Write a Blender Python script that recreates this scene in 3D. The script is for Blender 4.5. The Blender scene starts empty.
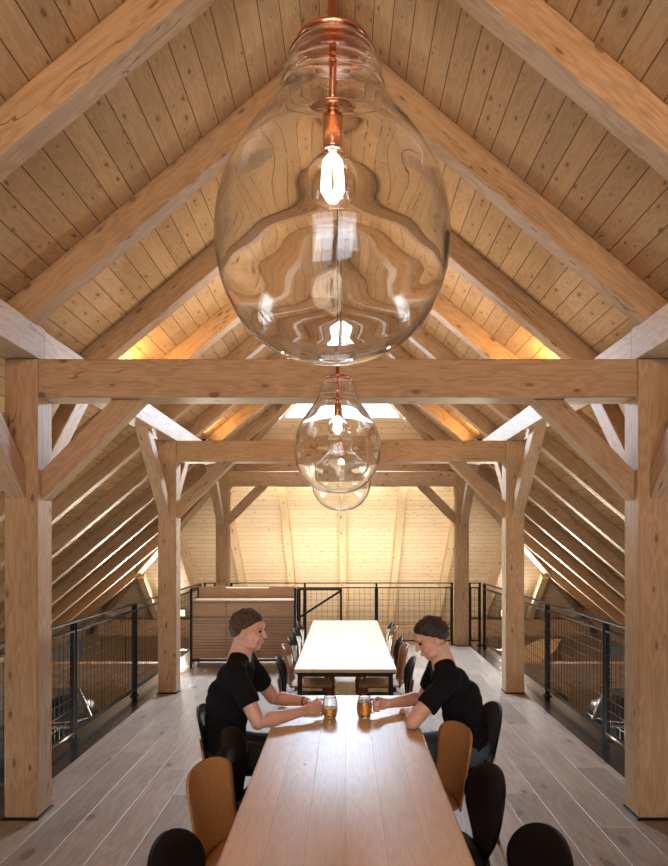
import bpy, bmesh, math, random
from mathutils import Vector, Matrix, noise
random.seed(7)
PI = math.pi
sc = bpy.context.scene
C = sc.collection
TAN = 0.839; TH = math.atan(TAN)
ZP = 5.16      # apex of the board plane
ZB = 4.93      # apex of the plane under the rafters
YA = 10.30     # where the ridge ends and the hip starts
XE = 6.70      # eaves
ZE = ZP - TAN * XE
YH = YA + XE   # hip eaves
YG = -2.6      # gable behind the camera

# ------------------------------------------------------------------ nodes
class N:
    def __init__(s, name):
        s.m = bpy.data.materials.new(name); s.m.use_nodes = True
        s.t = s.m.node_tree; s.t.nodes.clear()
        s.out = s.t.nodes.new('ShaderNodeOutputMaterial')
    def n(s, typ, **kw):
        x = s.t.nodes.new(typ)
        for k, v in kw.items(): setattr(x, k, v)
        return x
    def link(s, a, b): s.t.links.new(a, b)
    def put(s, sock, v):
        if isinstance(v, bpy.types.NodeSocket): s.link(v, sock)
        elif v is not None: sock.default_value = v
    def math(s, op, a, b=None, c=None, clamp=False):
        x = s.n('ShaderNodeMath', operation=op, use_clamp=clamp)
        s.put(x.inputs[0], a)
        if b is not None: s.put(x.inputs[1], b)
        if c is not None: s.put(x.inputs[2], c)
        return x.outputs[0]
    def mix(s, f, a, b, mode='MIX'):
        x = s.n('ShaderNodeMix', data_type='RGBA', blend_type=mode)
        s.put(x.inputs[0], f); s.put(x.inputs[6], a); s.put(x.inputs[7], b)
        return x.outputs[2]
    def ramp(s, f, stops):
        x = s.n('ShaderNodeValToRGB'); s.link(f, x.inputs[0])
        e = x.color_ramp.elements
        while len(e) < len(stops): e.new(0.5)
        for i, (p, c) in enumerate(stops):
            e[i].position = p; e[i].color = (*c, 1) if len(c) == 3 else c
        return x.outputs[0]
    def noise(s, vec, scale, detail=3, rough=.55, dist=0):
        x = s.n('ShaderNodeTexNoise'); s.link(vec, x.inputs['Vector'])
        x.inputs['Scale'].default_value = scale; x.inputs['Detail'].default_value = detail
        x.inputs['Roughness'].default_value = rough; x.inputs['Distortion'].default_value = dist
        return x.outputs[0]
    def map(s, vec, scale=(1, 1, 1), loc=None):
        x = s.n('ShaderNodeMapping'); s.link(vec, x.inputs[0]); x.inputs['Scale'].default_value = scale
        if loc is not None: s.put(x.inputs['Location'], loc)
        return x.outputs[0]
    def bsdf(s, col, rough=.6, metal=0, bump=None, bs=.3, bd=.002, coat=0, spec=.5, **kw):
        p = s.n('ShaderNodeBsdfPrincipled')
        s.put(p.inputs['Base Color'], (*col, 1) if isinstance(col, tuple) and len(col) == 3 else col)
        s.put(p.inputs['Roughness'], rough); s.put(p.inputs['Metallic'], metal)
        p.inputs['Coat Weight'].default_value = coat; p.inputs['Coat Roughness'].default_value = .12
        p.inputs['Specular IOR Level'].default_value = spec
        for k, v in kw.items(): s.put(p.inputs[k], v)
        if bump is not None:
            b = s.n('ShaderNodeBump'); b.inputs['Strength'].default_value = bs; b.inputs['Distance'].default_value = bd
            s.link(bump, b.inputs['Height']); s.link(b.outputs[0], p.inputs['Normal'])
        s.link(p.outputs[0], s.out.inputs[0]); return s.m

def wood(name, light, dark, knotcol=(.10, .045, .02), board=None, blen=3.2, rough=.6, knots=1.0, groove=.0035,
         vary=.25, coat=0, kscale=3.2, spec=.35, grain=1.0, cracks=0.0, gcol=None, kden=.35):
    """grain along local X; board = width of boards across local Y"""
    s = N(name)
    tc = s.n('ShaderNodeTexCoord').outputs['Object']
    inf = s.n('ShaderNodeObjectInfo').outputs['Random']
    sep = s.n('ShaderNodeSeparateXYZ'); s.link(tc, sep.inputs[0])
    off = s.n('ShaderNodeCombineXYZ')
    seam = None; bid = None
    if board:
        q = s.math('DIVIDE', sep.outputs[1], board)
        idx = s.math('FLOOR', q); fr = s.math('FRACT', q)
        wn = s.n('ShaderNodeTexWhiteNoise', noise_dimensions='1D'); s.link(idx, wn.inputs['W'])
        xs = s.math('DIVIDE', s.math('ADD', sep.outputs[0], s.math('MULTIPLY', wn.outputs[0], blen * 7.3)), blen)
        xi = s.math('FLOOR', xs); xf = s.math('FRACT', xs)
        w2 = s.n('ShaderNodeTexWhiteNoise', noise_dimensions='2D')
        cv = s.n('ShaderNodeCombineXYZ'); s.link(idx, cv.inputs[0]); s.link(xi, cv.inputs[1]); s.link(cv.outputs[0], w2.inputs['Vector'])
        bid = w2.outputs[0]
        e = s.math('MINIMUM', fr, s.math('SUBTRACT', 1, fr))
        ed = s.math('MULTIPLY', e, board)
        ex = s.math('MULTIPLY', s.math('MINIMUM', xf, s.math('SUBTRACT', 1, xf)), blen * 1.6)
        d = s.math('MINIMUM', ed, ex)
        mr = s.n('ShaderNodeMapRange'); s.link(d, mr.inputs[0])
        mr.inputs[1].default_value = groove * .35; mr.inputs[2].default_value = groove
        seam = mr.outputs[0]
        s.link(s.math('MULTIPLY', bid, 37.0), off.inputs[0]); s.link(s.math('MULTIPLY', bid, 91.0), off.inputs[1])
        s.link(s.math('MULTIPLY', inf, 20), off.inputs[2])
    else:
        s.link(s.math('MULTIPLY', inf, 37.0), off.inputs[0]); s.link(s.math('MULTIPLY', inf, 91.0), off.inputs[1])
        s.link(s.math('MULTIPLY', inf, 53.0), off.inputs[2])
    va = s.n('ShaderNodeVectorMath', operation='ADD'); s.link(tc, va.inputs[0]); s.link(off.outputs[0], va.inputs[1])
    v = va.outputs[0]
    # knots
    kn = s.n('ShaderNodeTexVoronoi', feature='F1', voronoi_dimensions='2D')
    cx = s.n('ShaderNodeCombineXYZ')
    sv = s.n('ShaderNodeSeparateXYZ'); s.link(v, sv.inputs[0])
    s.link(s.math('MULTIPLY', sv.outputs[0], .8), cx.inputs[0])
    if board: s.link(s.math('MULTIPLY', sv.outputs[1], 1.7), cx.inputs[1])
    else: s.link(s.math('ADD', s.math('MULTIPLY', s.math('ARCTAN2', sep.outputs[2], sep.outputs[1]), .24), s.math('MULTIPLY', inf, 31.0)), cx.inputs[1])
    kv = cx.outputs[0]
    s.link(kv, kn.inputs['Vector']); kn.inputs['Scale'].default_value = kscale
    kd = kn.outputs['Distance']
    # rings bending round the knots
    bend = s.math('MULTIPLY', s.math('SUBTRACT', .5, s.math('MINIMUM', kd, .5)), .9)
    g = s.noise(s.map(v, (.9, 16, 16)), 1.3, 4, .6, .4)
    rings = s.math('SINE', s.math('ADD', s.math('MULTIPLY', g, 26), s.math('MULTIPLY', bend, 20)))
    fine = s.noise(s.map(v, (3, 110, 110)), 1.6, 2, .6)
    f = s.math('ADD', s.math('MULTIPLY', rings, .16 * grain), s.math('MULTIPLY', s.math('SUBTRACT', fine, .5), .75 * grain))
    f = s.math('ADD', f, s.math('MULTIPLY', s.math('SUBTRACT', s.noise(v, 1.1, 2), .5), .9))
    f = s.math('ADD', f, .5, clamp=True)
    col = s.ramp(f, [(.05, dark), (.95, light)])
    if bid is not None:
        br = s.math('ADD', 1 - vary, s.math('MULTIPLY', bid, 2 * vary))
    else:
        br = s.math('ADD', 1 - vary * .6, s.math('MULTIPLY', inf, 1.2 * vary))
    cb = s.n('ShaderNodeCombineColor'); [s.link(br, cb.inputs[i]) for i in range(3)]
    col = s.mix(1, col, cb.outputs[0], 'MULTIPLY')
    if knots:
        kw = s.noise(v, 14, 3)
        thr = s.math('MULTIPLY', s.math('MULTIPLY', s.math('GREATER_THAN', kn.outputs['Color'], kden), kn.outputs['Color']), .16 * knots)
        k = s.math('SUBTRACT', s.math('ADD', thr, s.math('MULTIPLY', s.math('SUBTRACT', kw, .5), .13)), kd)
        k = s.math('MULTIPLY', k, 22, clamp=True)
        col = s.mix(s.math('MULTIPLY', k, .7), col, (*knotcol, 1))
        halo = s.math('MULTIPLY', s.math('SUBTRACT', s.math('MULTIPLY', thr, 2.2), kd), 3.2, clamp=True)
        col = s.mix(s.math('MULTIPLY', halo, .45), col, (dark[0] * .6, dark[1] * .5, dark[2] * .4, 1))
    if cracks:
        cr = s.noise(s.map(v, (.55, 7, 7)), 1.0, 3, .5, .3)
        c1 = s.math('MULTIPLY', s.math('SUBTRACT', .006, s.math('ABSOLUTE', s.math('SUBTRACT', cr, .5))), 200, clamp=True)
        gate = s.math('MULTIPLY', s.math('SUBTRACT', s.noise(s.map(v, (1, 3, 3), (5, 3, 1)), .9, 1), .52), 14, clamp=True)
        c1 = s.math('MULTIPLY', c1, gate)
        col = s.mix(s.math('MULTIPLY', c1, cracks), col, (.07, .035, .018, 1))
    if seam is not None:
        gc = gcol or (dark[0] * .28, dark[1] * .22, dark[2] * .18)
        col = s.mix(seam, (*gc, 1), col)
        h = s.math('ADD', s.math('MULTIPLY', seam, 1.0), s.math('MULTIPLY', fine, .12))
        return s.bsdf(col, rough, bump=h, bs=.5, bd=.004, coat=coat, spec=spec)
    return s.bsdf(col, rough, bump=s.math('ADD', fine, s.math('MULTIPLY', rings, .25)), bs=.25, bd=.002, coat=coat, spec=spec)

def plain(name, col, rough=.5, metal=0, bumpy=0, var=.08, nscale=12, **kw):
    s = N(name); tc = s.n('ShaderNodeTexCoord').outputs['Object']
    nz = s.noise(tc, nscale, 3)
    lo = tuple(c * (1 - var) for c in col); hi = tuple(min(1, c * (1 + var)) for c in col)
    c = s.ramp(nz, [(.3, lo), (.7, hi)])
    return s.bsdf(c, rough, metal, bump=s.noise(tc, 220, 2) if bumpy else None, bs=bumpy or .1, bd=.001, **kw)

def emit(name, col, st):
    s = N(name); e = s.n('ShaderNodeEmission'); e.inputs[0].default_value = (*col, 1); e.inputs[1].default_value = st
    s.link(e.outputs[0], s.out.inputs[0]); return s.m

def pane_mat(name):
    s = N(name)
    tr = s.n('ShaderNodeBsdfTransparent'); tr.inputs[0].default_value = (.96, .98, 1, 1)
    gl = s.n('ShaderNodeBsdfGlossy'); gl.inputs['Roughness'].default_value = .02
    fr = s.n('ShaderNodeFresnel'); fr.inputs[0].default_value = 1.3
    mx = s.n('ShaderNodeMixShader'); s.link(fr.outputs[0], mx.inputs[0]); s.link(tr.outputs[0], mx.inputs[1]); s.link(gl.outputs[0], mx.inputs[2])
    s.link(mx.outputs[0], s.out.inputs[0]); return s.m

def glass_mat(name, col=(1, 1, 1), wav=0.0, ior=1.45, wscale=5, rough=0):
    s = N(name)
    g = s.n('ShaderNodeBsdfGlass'); g.inputs['Color'].default_value = (*col, 1); g.inputs['IOR'].default_value = ior
    g.inputs['Roughness'].default_value = rough
    if wav:
        tc = s.n('ShaderNodeTexCoord').outputs['Object']
        b = s.n('ShaderNodeBump'); b.inputs['Strength'].default_value = 1; b.inputs['Distance'].default_value = wav
        s.link(s.noise(tc, wscale, 1, .4), b.inputs['Height']); s.link(b.outputs[0], g.inputs['Normal'])
    s.link(g.outputs[0], s.out.inputs[0]); return s.m

M = {}
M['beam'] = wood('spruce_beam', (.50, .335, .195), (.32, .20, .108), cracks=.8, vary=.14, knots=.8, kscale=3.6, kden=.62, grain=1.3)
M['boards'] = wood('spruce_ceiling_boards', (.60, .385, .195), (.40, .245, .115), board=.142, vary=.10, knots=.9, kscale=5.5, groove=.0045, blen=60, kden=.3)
M['boards_hip'] = wood('spruce_hip_boards', (.80, .63, .42), (.64, .47, .28), board=.135, vary=.06, knots=.8, kscale=5.5, groove=.0045, blen=60, kden=.4)  # same boards as the side slopes, coloured paler for the light on them
M['floor'] = wood('oak_floor_boards', (.42, .335, .265), (.22, .165, .125), (.09, .06, .045), board=.24, blen=2.4, vary=.22, knots=.8, kscale=1.6,
                  rough=.42, groove=.0035, gcol=(.40, .32, .26), spec=.5)
M['table'] = wood('oak_table_boards', (.66, .47, .285), (.51, .345, .19), (.22, .10, .045), board=.145, blen=9, vary=.10, knots=.4, kscale=3.0, kden=.6,
                  rough=.38, groove=.0008, spec=.7, gcol=(.3, .18, .10))
M['table_edge'] = wood('oak_table_edge', (.40, .25, .14), (.26, .15, .08), knots=0, rough=.35)
M['chair_wood'] = wood('oak_chair_veneer', (.48, .255, .105), (.34, .165, .062), knots=0, rough=.38, spec=.45, vary=.06)
M['cabinet'] = wood('oak_cabinet', (.44, .31, .22), (.31, .21, .14), knots=0, board=.045, blen=30, groove=.003, vary=.08, rough=.45)
M['cabinet_plain'] = wood('oak_cabinet_plain', (.50, .34, .22), (.36, .23, .14), knots=0, vary=.08, rough=.45)
M['black'] = plain('black_steel', (.016, .017, .019), .42, .6, spec=.5)
M['plate'] = plain('black_floor_plate', (.016, .014, .013), .22, .0, spec=.5)
M['wire'] = plain('steel_wire', (.05, .048, .045), .35, .85)
M['black_shell'] = plain('black_stained_veneer', (.007, .0065, .0065), .42, spec=.25)
M['copper'] = plain('copper', (.80, .36, .22), .2, 1.0, var=.04)
M['copper_leg'] = plain('copper_tube', (.42, .17, .10), .32, .9)
M['lamp_glass'] = glass_mat('blown_lamp_glass', (.985, .99, .995), wav=.018, wscale=4.0)
M['bulb_glass'] = glass_mat('bulb_glass', (1, .99, .97))
M['mug_glass'] = glass_mat('mug_glass', (.98, .99, .99))
M['filament'] = emit('filament', (1, .80, .58), 60)
M['beer'] = N('beer').bsdf((.80, .33, .045), .05, **{'Transmission Weight': .75, 'IOR': 1.34, 'Emission Strength': 0.0})
M['foam'] = plain('beer_foam', (.82, .78, .70), .8)
M['pane'] = pane_mat('window_pane')
M['skin'] = plain('skin', (.64, .38, .30), .5, var=.06, **{'Subsurface Weight': .08})
M['shirt'] = plain('black_cotton', (.008, .008, .011), .95, bumpy=.2, spec=.15)
M['jeans'] = plain('blue_denim', (.05, .09, .14), .9, bumpy=.3)
M['trousers'] = plain('black_trousers', (.011, .011, .013), .9, bumpy=.2)
M['hair'] = plain('brown_hair', (.065, .036, .022), .7, bumpy=.6)
M['hair2'] = plain('dark_hair', (.030, .020, .015), .7, bumpy=.6)
M['shoe'] = plain('dark_leather', (.02, .018, .016), .5)
M['plaster'] = plain('lower_wall_plaster', (.32, .31, .29), .9)
M['concrete'] = plain('lower_floor_concrete', (.055, .055, .06), .4)
M['steel'] = plain('stainless_steel', (.62, .64, .66), .25, 1.0)
M['dark_metal'] = plain('dark_vessel', (.05, .055, .06), .4, .7)
M['frame_white'] = plain('white_window_frame', (.70, .68, .64), .5)
M['bronze_lens'] = emit('warm_led_lens', (1, .72, .42), 25)
M['soft_lens'] = emit('soft_led_lens', (1, .84, .62), 2)
M['band'] = plain('watch_strap', (.03, .03, .03), .5)
M['eyes'] = plain('eye', (.05, .035, .03), .2)
M['lips'] = plain('lips', (.42, .17, .14), .5)

# ------------------------------------------------------------------ objects
def link(o, parent=None):
    C.objects.link(o)
    if parent is not None: o.parent = parent
    return o
def obj(name, bm, mat, parent=None, smooth=False, mw=None, recalc=True):
    if recalc: bmesh.ops.recalc_face_normals(bm, faces=bm.faces[:])
    me = bpy.data.meshes.new(name); bm.to_mesh(me); bm.free()
    me.materials.append(mat)
    if smooth:
        for p in me.polygons: p.use_smooth = True
    o = bpy.data.objects.new(name, me); link(o, parent)
    if mw is not None: o.matrix_local = mw
    return o
def tag(o, label=None, cat=None, group=None, kind=None):
    if label: o['label'] = label
    if cat: o['category'] = cat
    if group: o['group'] = group
    if kind: o['kind'] = kind
    return o
def empty(name, loc=(0, 0, 0), rz=0):
    o = bpy.data.objects.new(name, None); o.location = loc; o.rotation_euler = (0, 0, rz); o.empty_display_size = .1
    return link(o)
def dup(root, loc, rz=0):
    r = root.copy(); link(r); r.location = loc; r.rotation_euler = (0, 0, rz)
    for k in ('label', 'category', 'group'):
        if k in r: del r[k]
    for ch in list(root.children):
        c = ch.copy(); link(c, r)
        for g in ch.children:
            d = g.copy(); link(d, c)
    return r
def box(bm, x0, x1, y0, y1, z0, z1, bev=0):
    r = bmesh.ops.create_cube(bm, size=1)
    vs = r['verts']
    bmesh.ops.scale(bm, vec=(x1 - x0, y1 - y0, z1 - z0), verts=vs)
    bmesh.ops.translate(bm, vec=((x0 + x1) / 2, (y0 + y1) / 2, (z0 + z1) / 2), verts=vs)
    if bev:
        es = list({e for v in vs for e in v.link_edges})
        bmesh.ops.bevel(bm, geom=es, offset=bev, segments=1, affect='EDGES', profile=.5)
    return bm
def B(): return bmesh.new()
def frame_of(p0, p1, up=(0, 0, 1)):
    x = (Vector(p1) - Vector(p0)).normalized(); u = Vector(up)
    y = u.cross(x).normalized(); z = x.cross(y)
    m = Matrix((x, y, z)).transposed().to_4x4(); m.translation = Vector(p0); return m
def beam(name, p0, p1, w, h, mat=None, up=(0, 0, 1), parent=None, bev=.006, cut0=0, cut1=0):
    """box whose centre line runs p0 -> p1; w across, h along up; cut = shear of end faces along z"""
    L = (Vector(p1) - Vector(p0)).length
    bm = box(B(), 0, L, -w / 2, w / 2, -h / 2, h / 2)
    for v in bm.verts:
        if v.co.x < L / 2: v.co.x += cut0 * v.co.z
        else: v.co.x += cut1 * v.co.z
    if bev: bmesh.ops.bevel(bm, geom=bm.edges[:], offset=bev, segments=1, affect='EDGES')
    return obj(name, bm, mat or M['beam'], parent, mw=frame_of(p0, p1, up))
def tube(bm, pts, rad, seg=10, cap=True):
    """tube through pts, rad number or list"""
    pts = [Vector(p) for p in pts]; n = len(pts)
    rads = rad if isinstance(rad, (list, tuple)) else [rad] * n
    prev = None; rings = []
    for i, p in enumerate(pts):
        t = (pts[min(i + 1, n - 1)] - pts[max(i - 1, 0)]).normalized()
        if prev is None:
            a = Vector((0, 0, 1)) if abs(t.z) < .9 else Vector((1, 0, 0))
            u = t.cross(a).normalized()
        else:
            u = (prev - t * prev.dot(t)).normalized()
        prev = u; w = t.cross(u)
        rings.append([bm.verts.new(p + (u * math.cos(2 * PI * k / seg) + w * math.sin(2 * PI * k / seg)) * rads[i]) for k in range(seg)])
    for a, b in zip(rings, rings[1:]):
        for k in range(seg): bm.faces.new((a[k], a[(k + 1) % seg], b[(k + 1) % seg], b[k]))
    if cap:
        bm.faces.new(rings[0]); bm.faces.new(rings[-1][::-1])
    return bm
def lathe(bm, prof, seg=48, closed=False):
    """prof list of (r, z); r = 0 gives a pole"""
    rings = []
    for r, z in prof:
        if r < 1e-6: rings.append([bm.verts.new((0, 0, z))])
        else: rings.append([bm.verts.new((r * math.cos(2 * PI * k / seg), r * math.sin(2 * PI * k / seg), z)) for k in range(seg)])
    pairs = list(zip(rings, rings[1:])) + ([(rings[-1], rings[0])] if closed else [])
    for a, b in pairs:
        for k in range(seg):
            k2 = (k + 1) % seg
            if len(a) == 1 and len(b) == 1: continue
            if len(a) == 1: bm.faces.new((a[0], b[k], b[k2]))
            elif len(b) == 1: bm.faces.new((a[k], a[k2], b[0]))
            else: bm.faces.new((a[k], a[k2], b[k2], b[k]))
    return bm
def poly(bm, pts, thick):
    """flat polygon (any plane) given thickness vector"""
    t = Vector(thick)
    a = [bm.verts.new(Vector(p)) for p in pts]; b = [bm.verts.new(Vector(p) + t) for p in pts]
    bm.faces.new(a); bm.faces.new(b[::-1]); n = len(pts)
    for i in range(n): bm.faces.new((a[i], a[(i + 1) % n], b[(i + 1) % n], b[i]))
    return bm
def area(name, loc, rot, size, size_y, power, col=(1, 1, 1), spread=PI):
    l = bpy.data.lights.new(name, 'AREA'); l.shape = 'RECTANGLE'; l.size = size; l.size_y = size_y
    l.energy = power; l.color = col; l.spread = spread
    o = bpy.data.objects.new(name, l); o.location = loc; o.rotation_euler = rot; return link(o)
def look(o, target):
    d = Vector(target) - o.location; o.rotation_euler = d.to_track_quat('-Z', 'Y').to_euler()

# ------------------------------------------------------------------ camera
cam = bpy.data.cameras.new('camera'); co = bpy.data.objects.new('camera', cam); link(co)
co.location = (.047, 0, 1.85); co.rotation_euler = (PI / 2, 0, 0)
cam.sensor_fit = 'HORIZONTAL'; cam.sensor_width = 36; cam.lens = 660 / 668 * 36
cam.shift_x = (334 - 345) / 668; cam.shift_y = (540 - 433) / 668
cam.clip_start = .02; cam.clip_end = 200
sc.camera = co

# ------------------------------------------------------------------ roof shell
ct, st = math.cos(TH), math.sin(TH)
def slope_matrix(side):
    # local X -> world +Y, local Y -> down the slope, local Z -> normal
    x = Vector((0, 1, 0)); y = Vector((side * ct, 0, -st)); z = x.cross(y)
    m = Matrix((x, y, z)).transposed().to_4x4(); m.translation = (0, 0, ZP); return m
for side in (-1, 1):
    m = slope_matrix(side); inv = m.inverted()
    nrm = Vector((side * st, 0, ct)) * .04
    pts = [(0, YG, ZP), (0, YA, ZP), (side * XE, YH, ZE), (side * XE, YG, ZE)]
    bm = poly(B(), [inv @ Vector(p) for p in pts], (inv.to_3x3() @ nrm))
    tag(obj('ceiling', bm, M['boards'], mw=m), kind='structure')
YS = 11.69   # lower edge of the glazed hip triangle
hx = Vector((1, 0, 0)); hy = Vector((0, ct, -st)); hz = hx.cross(hy)
hm = Matrix((hx, hy, hz)).transposed().to_4x4(); hm.translation = (0, YA, ZP); hinv = hm.inverted()
def hipz(y, base=ZP): return base - TAN * (y - YA)
hn = Vector((0, st, ct)) * .04
pts = [(-(YS - YA), YS, hipz(YS)), ((YS - YA), YS, hipz(YS)), (XE, YH, ZE), (-XE, YH, ZE)]
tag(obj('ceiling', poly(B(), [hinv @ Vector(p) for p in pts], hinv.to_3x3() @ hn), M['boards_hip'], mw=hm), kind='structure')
# glazed triangle: frame and two panes
def hip_bar(name, p0, p1, w, h, mat, dz=0, parent=None):
    n = Vector((0, st, ct)); a = Vector(p0) + n * dz; b = Vector(p1) + n * dz
    return beam(name, a, b, w, h, mat, up=n, parent=parent, bev=.003)
y1 = YS; yt = YA + .22
o = empty('window_1', (0, YS, hipz(YS))); tag(o, kind='structure')
def reparent(ch, root):
    mwld = ch.matrix_basis.copy(); ch.parent = root; ch.matrix_basis = root_inv(root) @ mwld
def root_inv(r): return (Matrix.Translation(r.location) @ r.rotation_euler.to_matrix().to_4x4()).inverted()
hw = YS - YA
for p0, p1 in (((-hw + .3, y1, hipz(y1)), (hw - .3, y1, hipz(y1))), ((-hw + .32, y1, hipz(y1)), (-.02, yt, hipz(yt))),
               ((hw - .32, y1, hipz(y1)), (.02, yt, hipz(yt))), ((0, y1, hipz(y1)), (0, yt, hipz(yt)))):
    reparent(hip_bar('window_frame', p0, p1, .07, .09, M['frame_white'], .05), o)
for sgn in (-1, 1):
    q = [(0, y1, hipz(y1)), (sgn * hw, y1, hipz(y1)), (0, YA, ZP)]
    reparent(obj('window_pane', poly(B(), [Vector(p) + Vector((0, st, ct)) * .06 for p in q], Vector((0, st, ct)) * .006), M['pane']), o)

# rafters --------------------------------------------------------------
ORD = ['first', 'second', 'third', 'fourth', 'fifth', 'sixth', 'seventh', 'eighth']
PD = .23 * ct      # rafter depth square to the slope
def rafter(side, yback, xs, label, w=.14, group='rafters of the side roof slopes'):
    """common or jack rafter, starts at |x| = xs"""
    m = slope_matrix(side)
    m2 = Matrix((Vector((side * ct, 0, -st)), Vector((0, 1, 0)) * 1, Vector((side * ct, 0, -st)).cross(Vector((0, 1, 0))))).transposed().to_4x4()
    m2.translation = (0, yback - w / 2, ZP - .115)
    s = 1 if (m2.to_3x3() @ Vector((0, 0, 1))).z > 0 else -1
    inv = m2.inverted()
    x0, x1 = xs, XE - .05
    y0 = yback - w; c = []
    for yy in (y0, yback):
        xx = xs if xs == 0 else xs + (yy - y0)
        c.append([(side * xx, yy, ZP - TAN * xx - .001), (side * x1, yy, ZP - TAN * x1 - .001), (side * x1, yy, ZB - TAN * x1), (side * xx, yy, ZB - TAN * xx)])
    bm = B(); a = [bm.verts.new(inv @ Vector(p)) for p in c[0]]; b = [bm.verts.new(inv @ Vector(p)) for p in c[1]]
    bm.faces.new(a); bm.faces.new(b[::-1])
    for i in range(4): bm.faces.new((a[i], a[(i + 1) % 4], b[(i + 1) % 4], b[i]))
    bmesh.ops.bevel(bm, geom=bm.edges[:], offset=.006, segments=1, affect='EDGES')
    return tag(obj('rafter', bm, M['beam'], mw=m2), label, 'roof beam', group)
raf_y = [3.19 + 1.18 * i for i in range(-2, 7)]
look_ = {0: 'broad spruce rafter nearest the camera', 1: 'second rafter from the camera, behind the hanging glass lamp',
         2: 'third rafter from the camera, just past the front crossbeam', 3: 'fourth rafter from the camera, lit warm orange',
         4: 'fifth rafter from the camera, over the middle posts', 5: 'sixth rafter from the camera, past the middle posts',
         6: 'seventh and last full rafter, before the hip skylight'}
for i, y in enumerate(raf_y):
    for side in (-1, 1):
        sd = 'left' if side < 0 else 'right'
        k = i - 2
        lab = (look_[k] + ', on the %s slope' % sd) if k >= 0 else 'spruce rafter above the camera, %s from the front gable, %s slope' % (('first', 'second')[i], sd)
        rafter(side, y, 0, lab)
jy = [11.45 + 1.18 * i for i in range(5)]
for i, y in enumerate(jy):
    for side in (-1, 1):
        rafter(side, y, y - .14 - YA + .10, '%s short rafter past the skylight on the %s slope, ending at the hip beam' % (ORD[i], 'left' if side < 0 else 'right'), group='short rafters of the side slopes')
for side in (-1, 1):
    d = Vector((side, 1, -TAN)).normalized()
    up = Vector((0, 0, 1)); up = (up - d * up.dot(d)).normalized()
    h = .17; top = Vector((0, YA, ZP)); p0 = top - Vector((0, 0, 1)) * (h / 2 / abs(up.z)) * 1.0
    p0 = p0 - Vector((0, 0, .03)) + d * .05
    p1 = p0 + d * ((XE - .25) / abs(d.x))
    tag(beam('hip_rafter', p0, p1, .16, h, M['beam'], up=up), 'long diagonal spruce hip beam falling from the skylight to the %s far corner' % ('left' if side < 0 else 'right'), 'roof beam')
# rafters of the hip, from the ring purlin down
def hip_rafter(x, ytop, label, w=.15):
    n = Vector((0, st, ct)); PDh = .19
    p0 = Vector((x, ytop, hipz(ytop))) - n * (PDh / 2 + .002); p1 = Vector((x, YH - .1, hipz(YH - .1))) - n * (PDh / 2 + .002)
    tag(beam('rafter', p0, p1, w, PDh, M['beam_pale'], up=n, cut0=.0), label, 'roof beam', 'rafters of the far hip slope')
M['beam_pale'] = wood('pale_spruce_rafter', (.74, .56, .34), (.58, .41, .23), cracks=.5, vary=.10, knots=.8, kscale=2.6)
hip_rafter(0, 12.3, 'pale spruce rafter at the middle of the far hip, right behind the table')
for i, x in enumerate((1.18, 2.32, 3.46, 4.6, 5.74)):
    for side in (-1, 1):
        hip_rafter(side * x, max(12.3, YA + x + .2), '%s pale spruce rafter %s of the middle one on the far hip' % (ORD[i], 'left' if side < 0 else 'right'))

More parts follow.
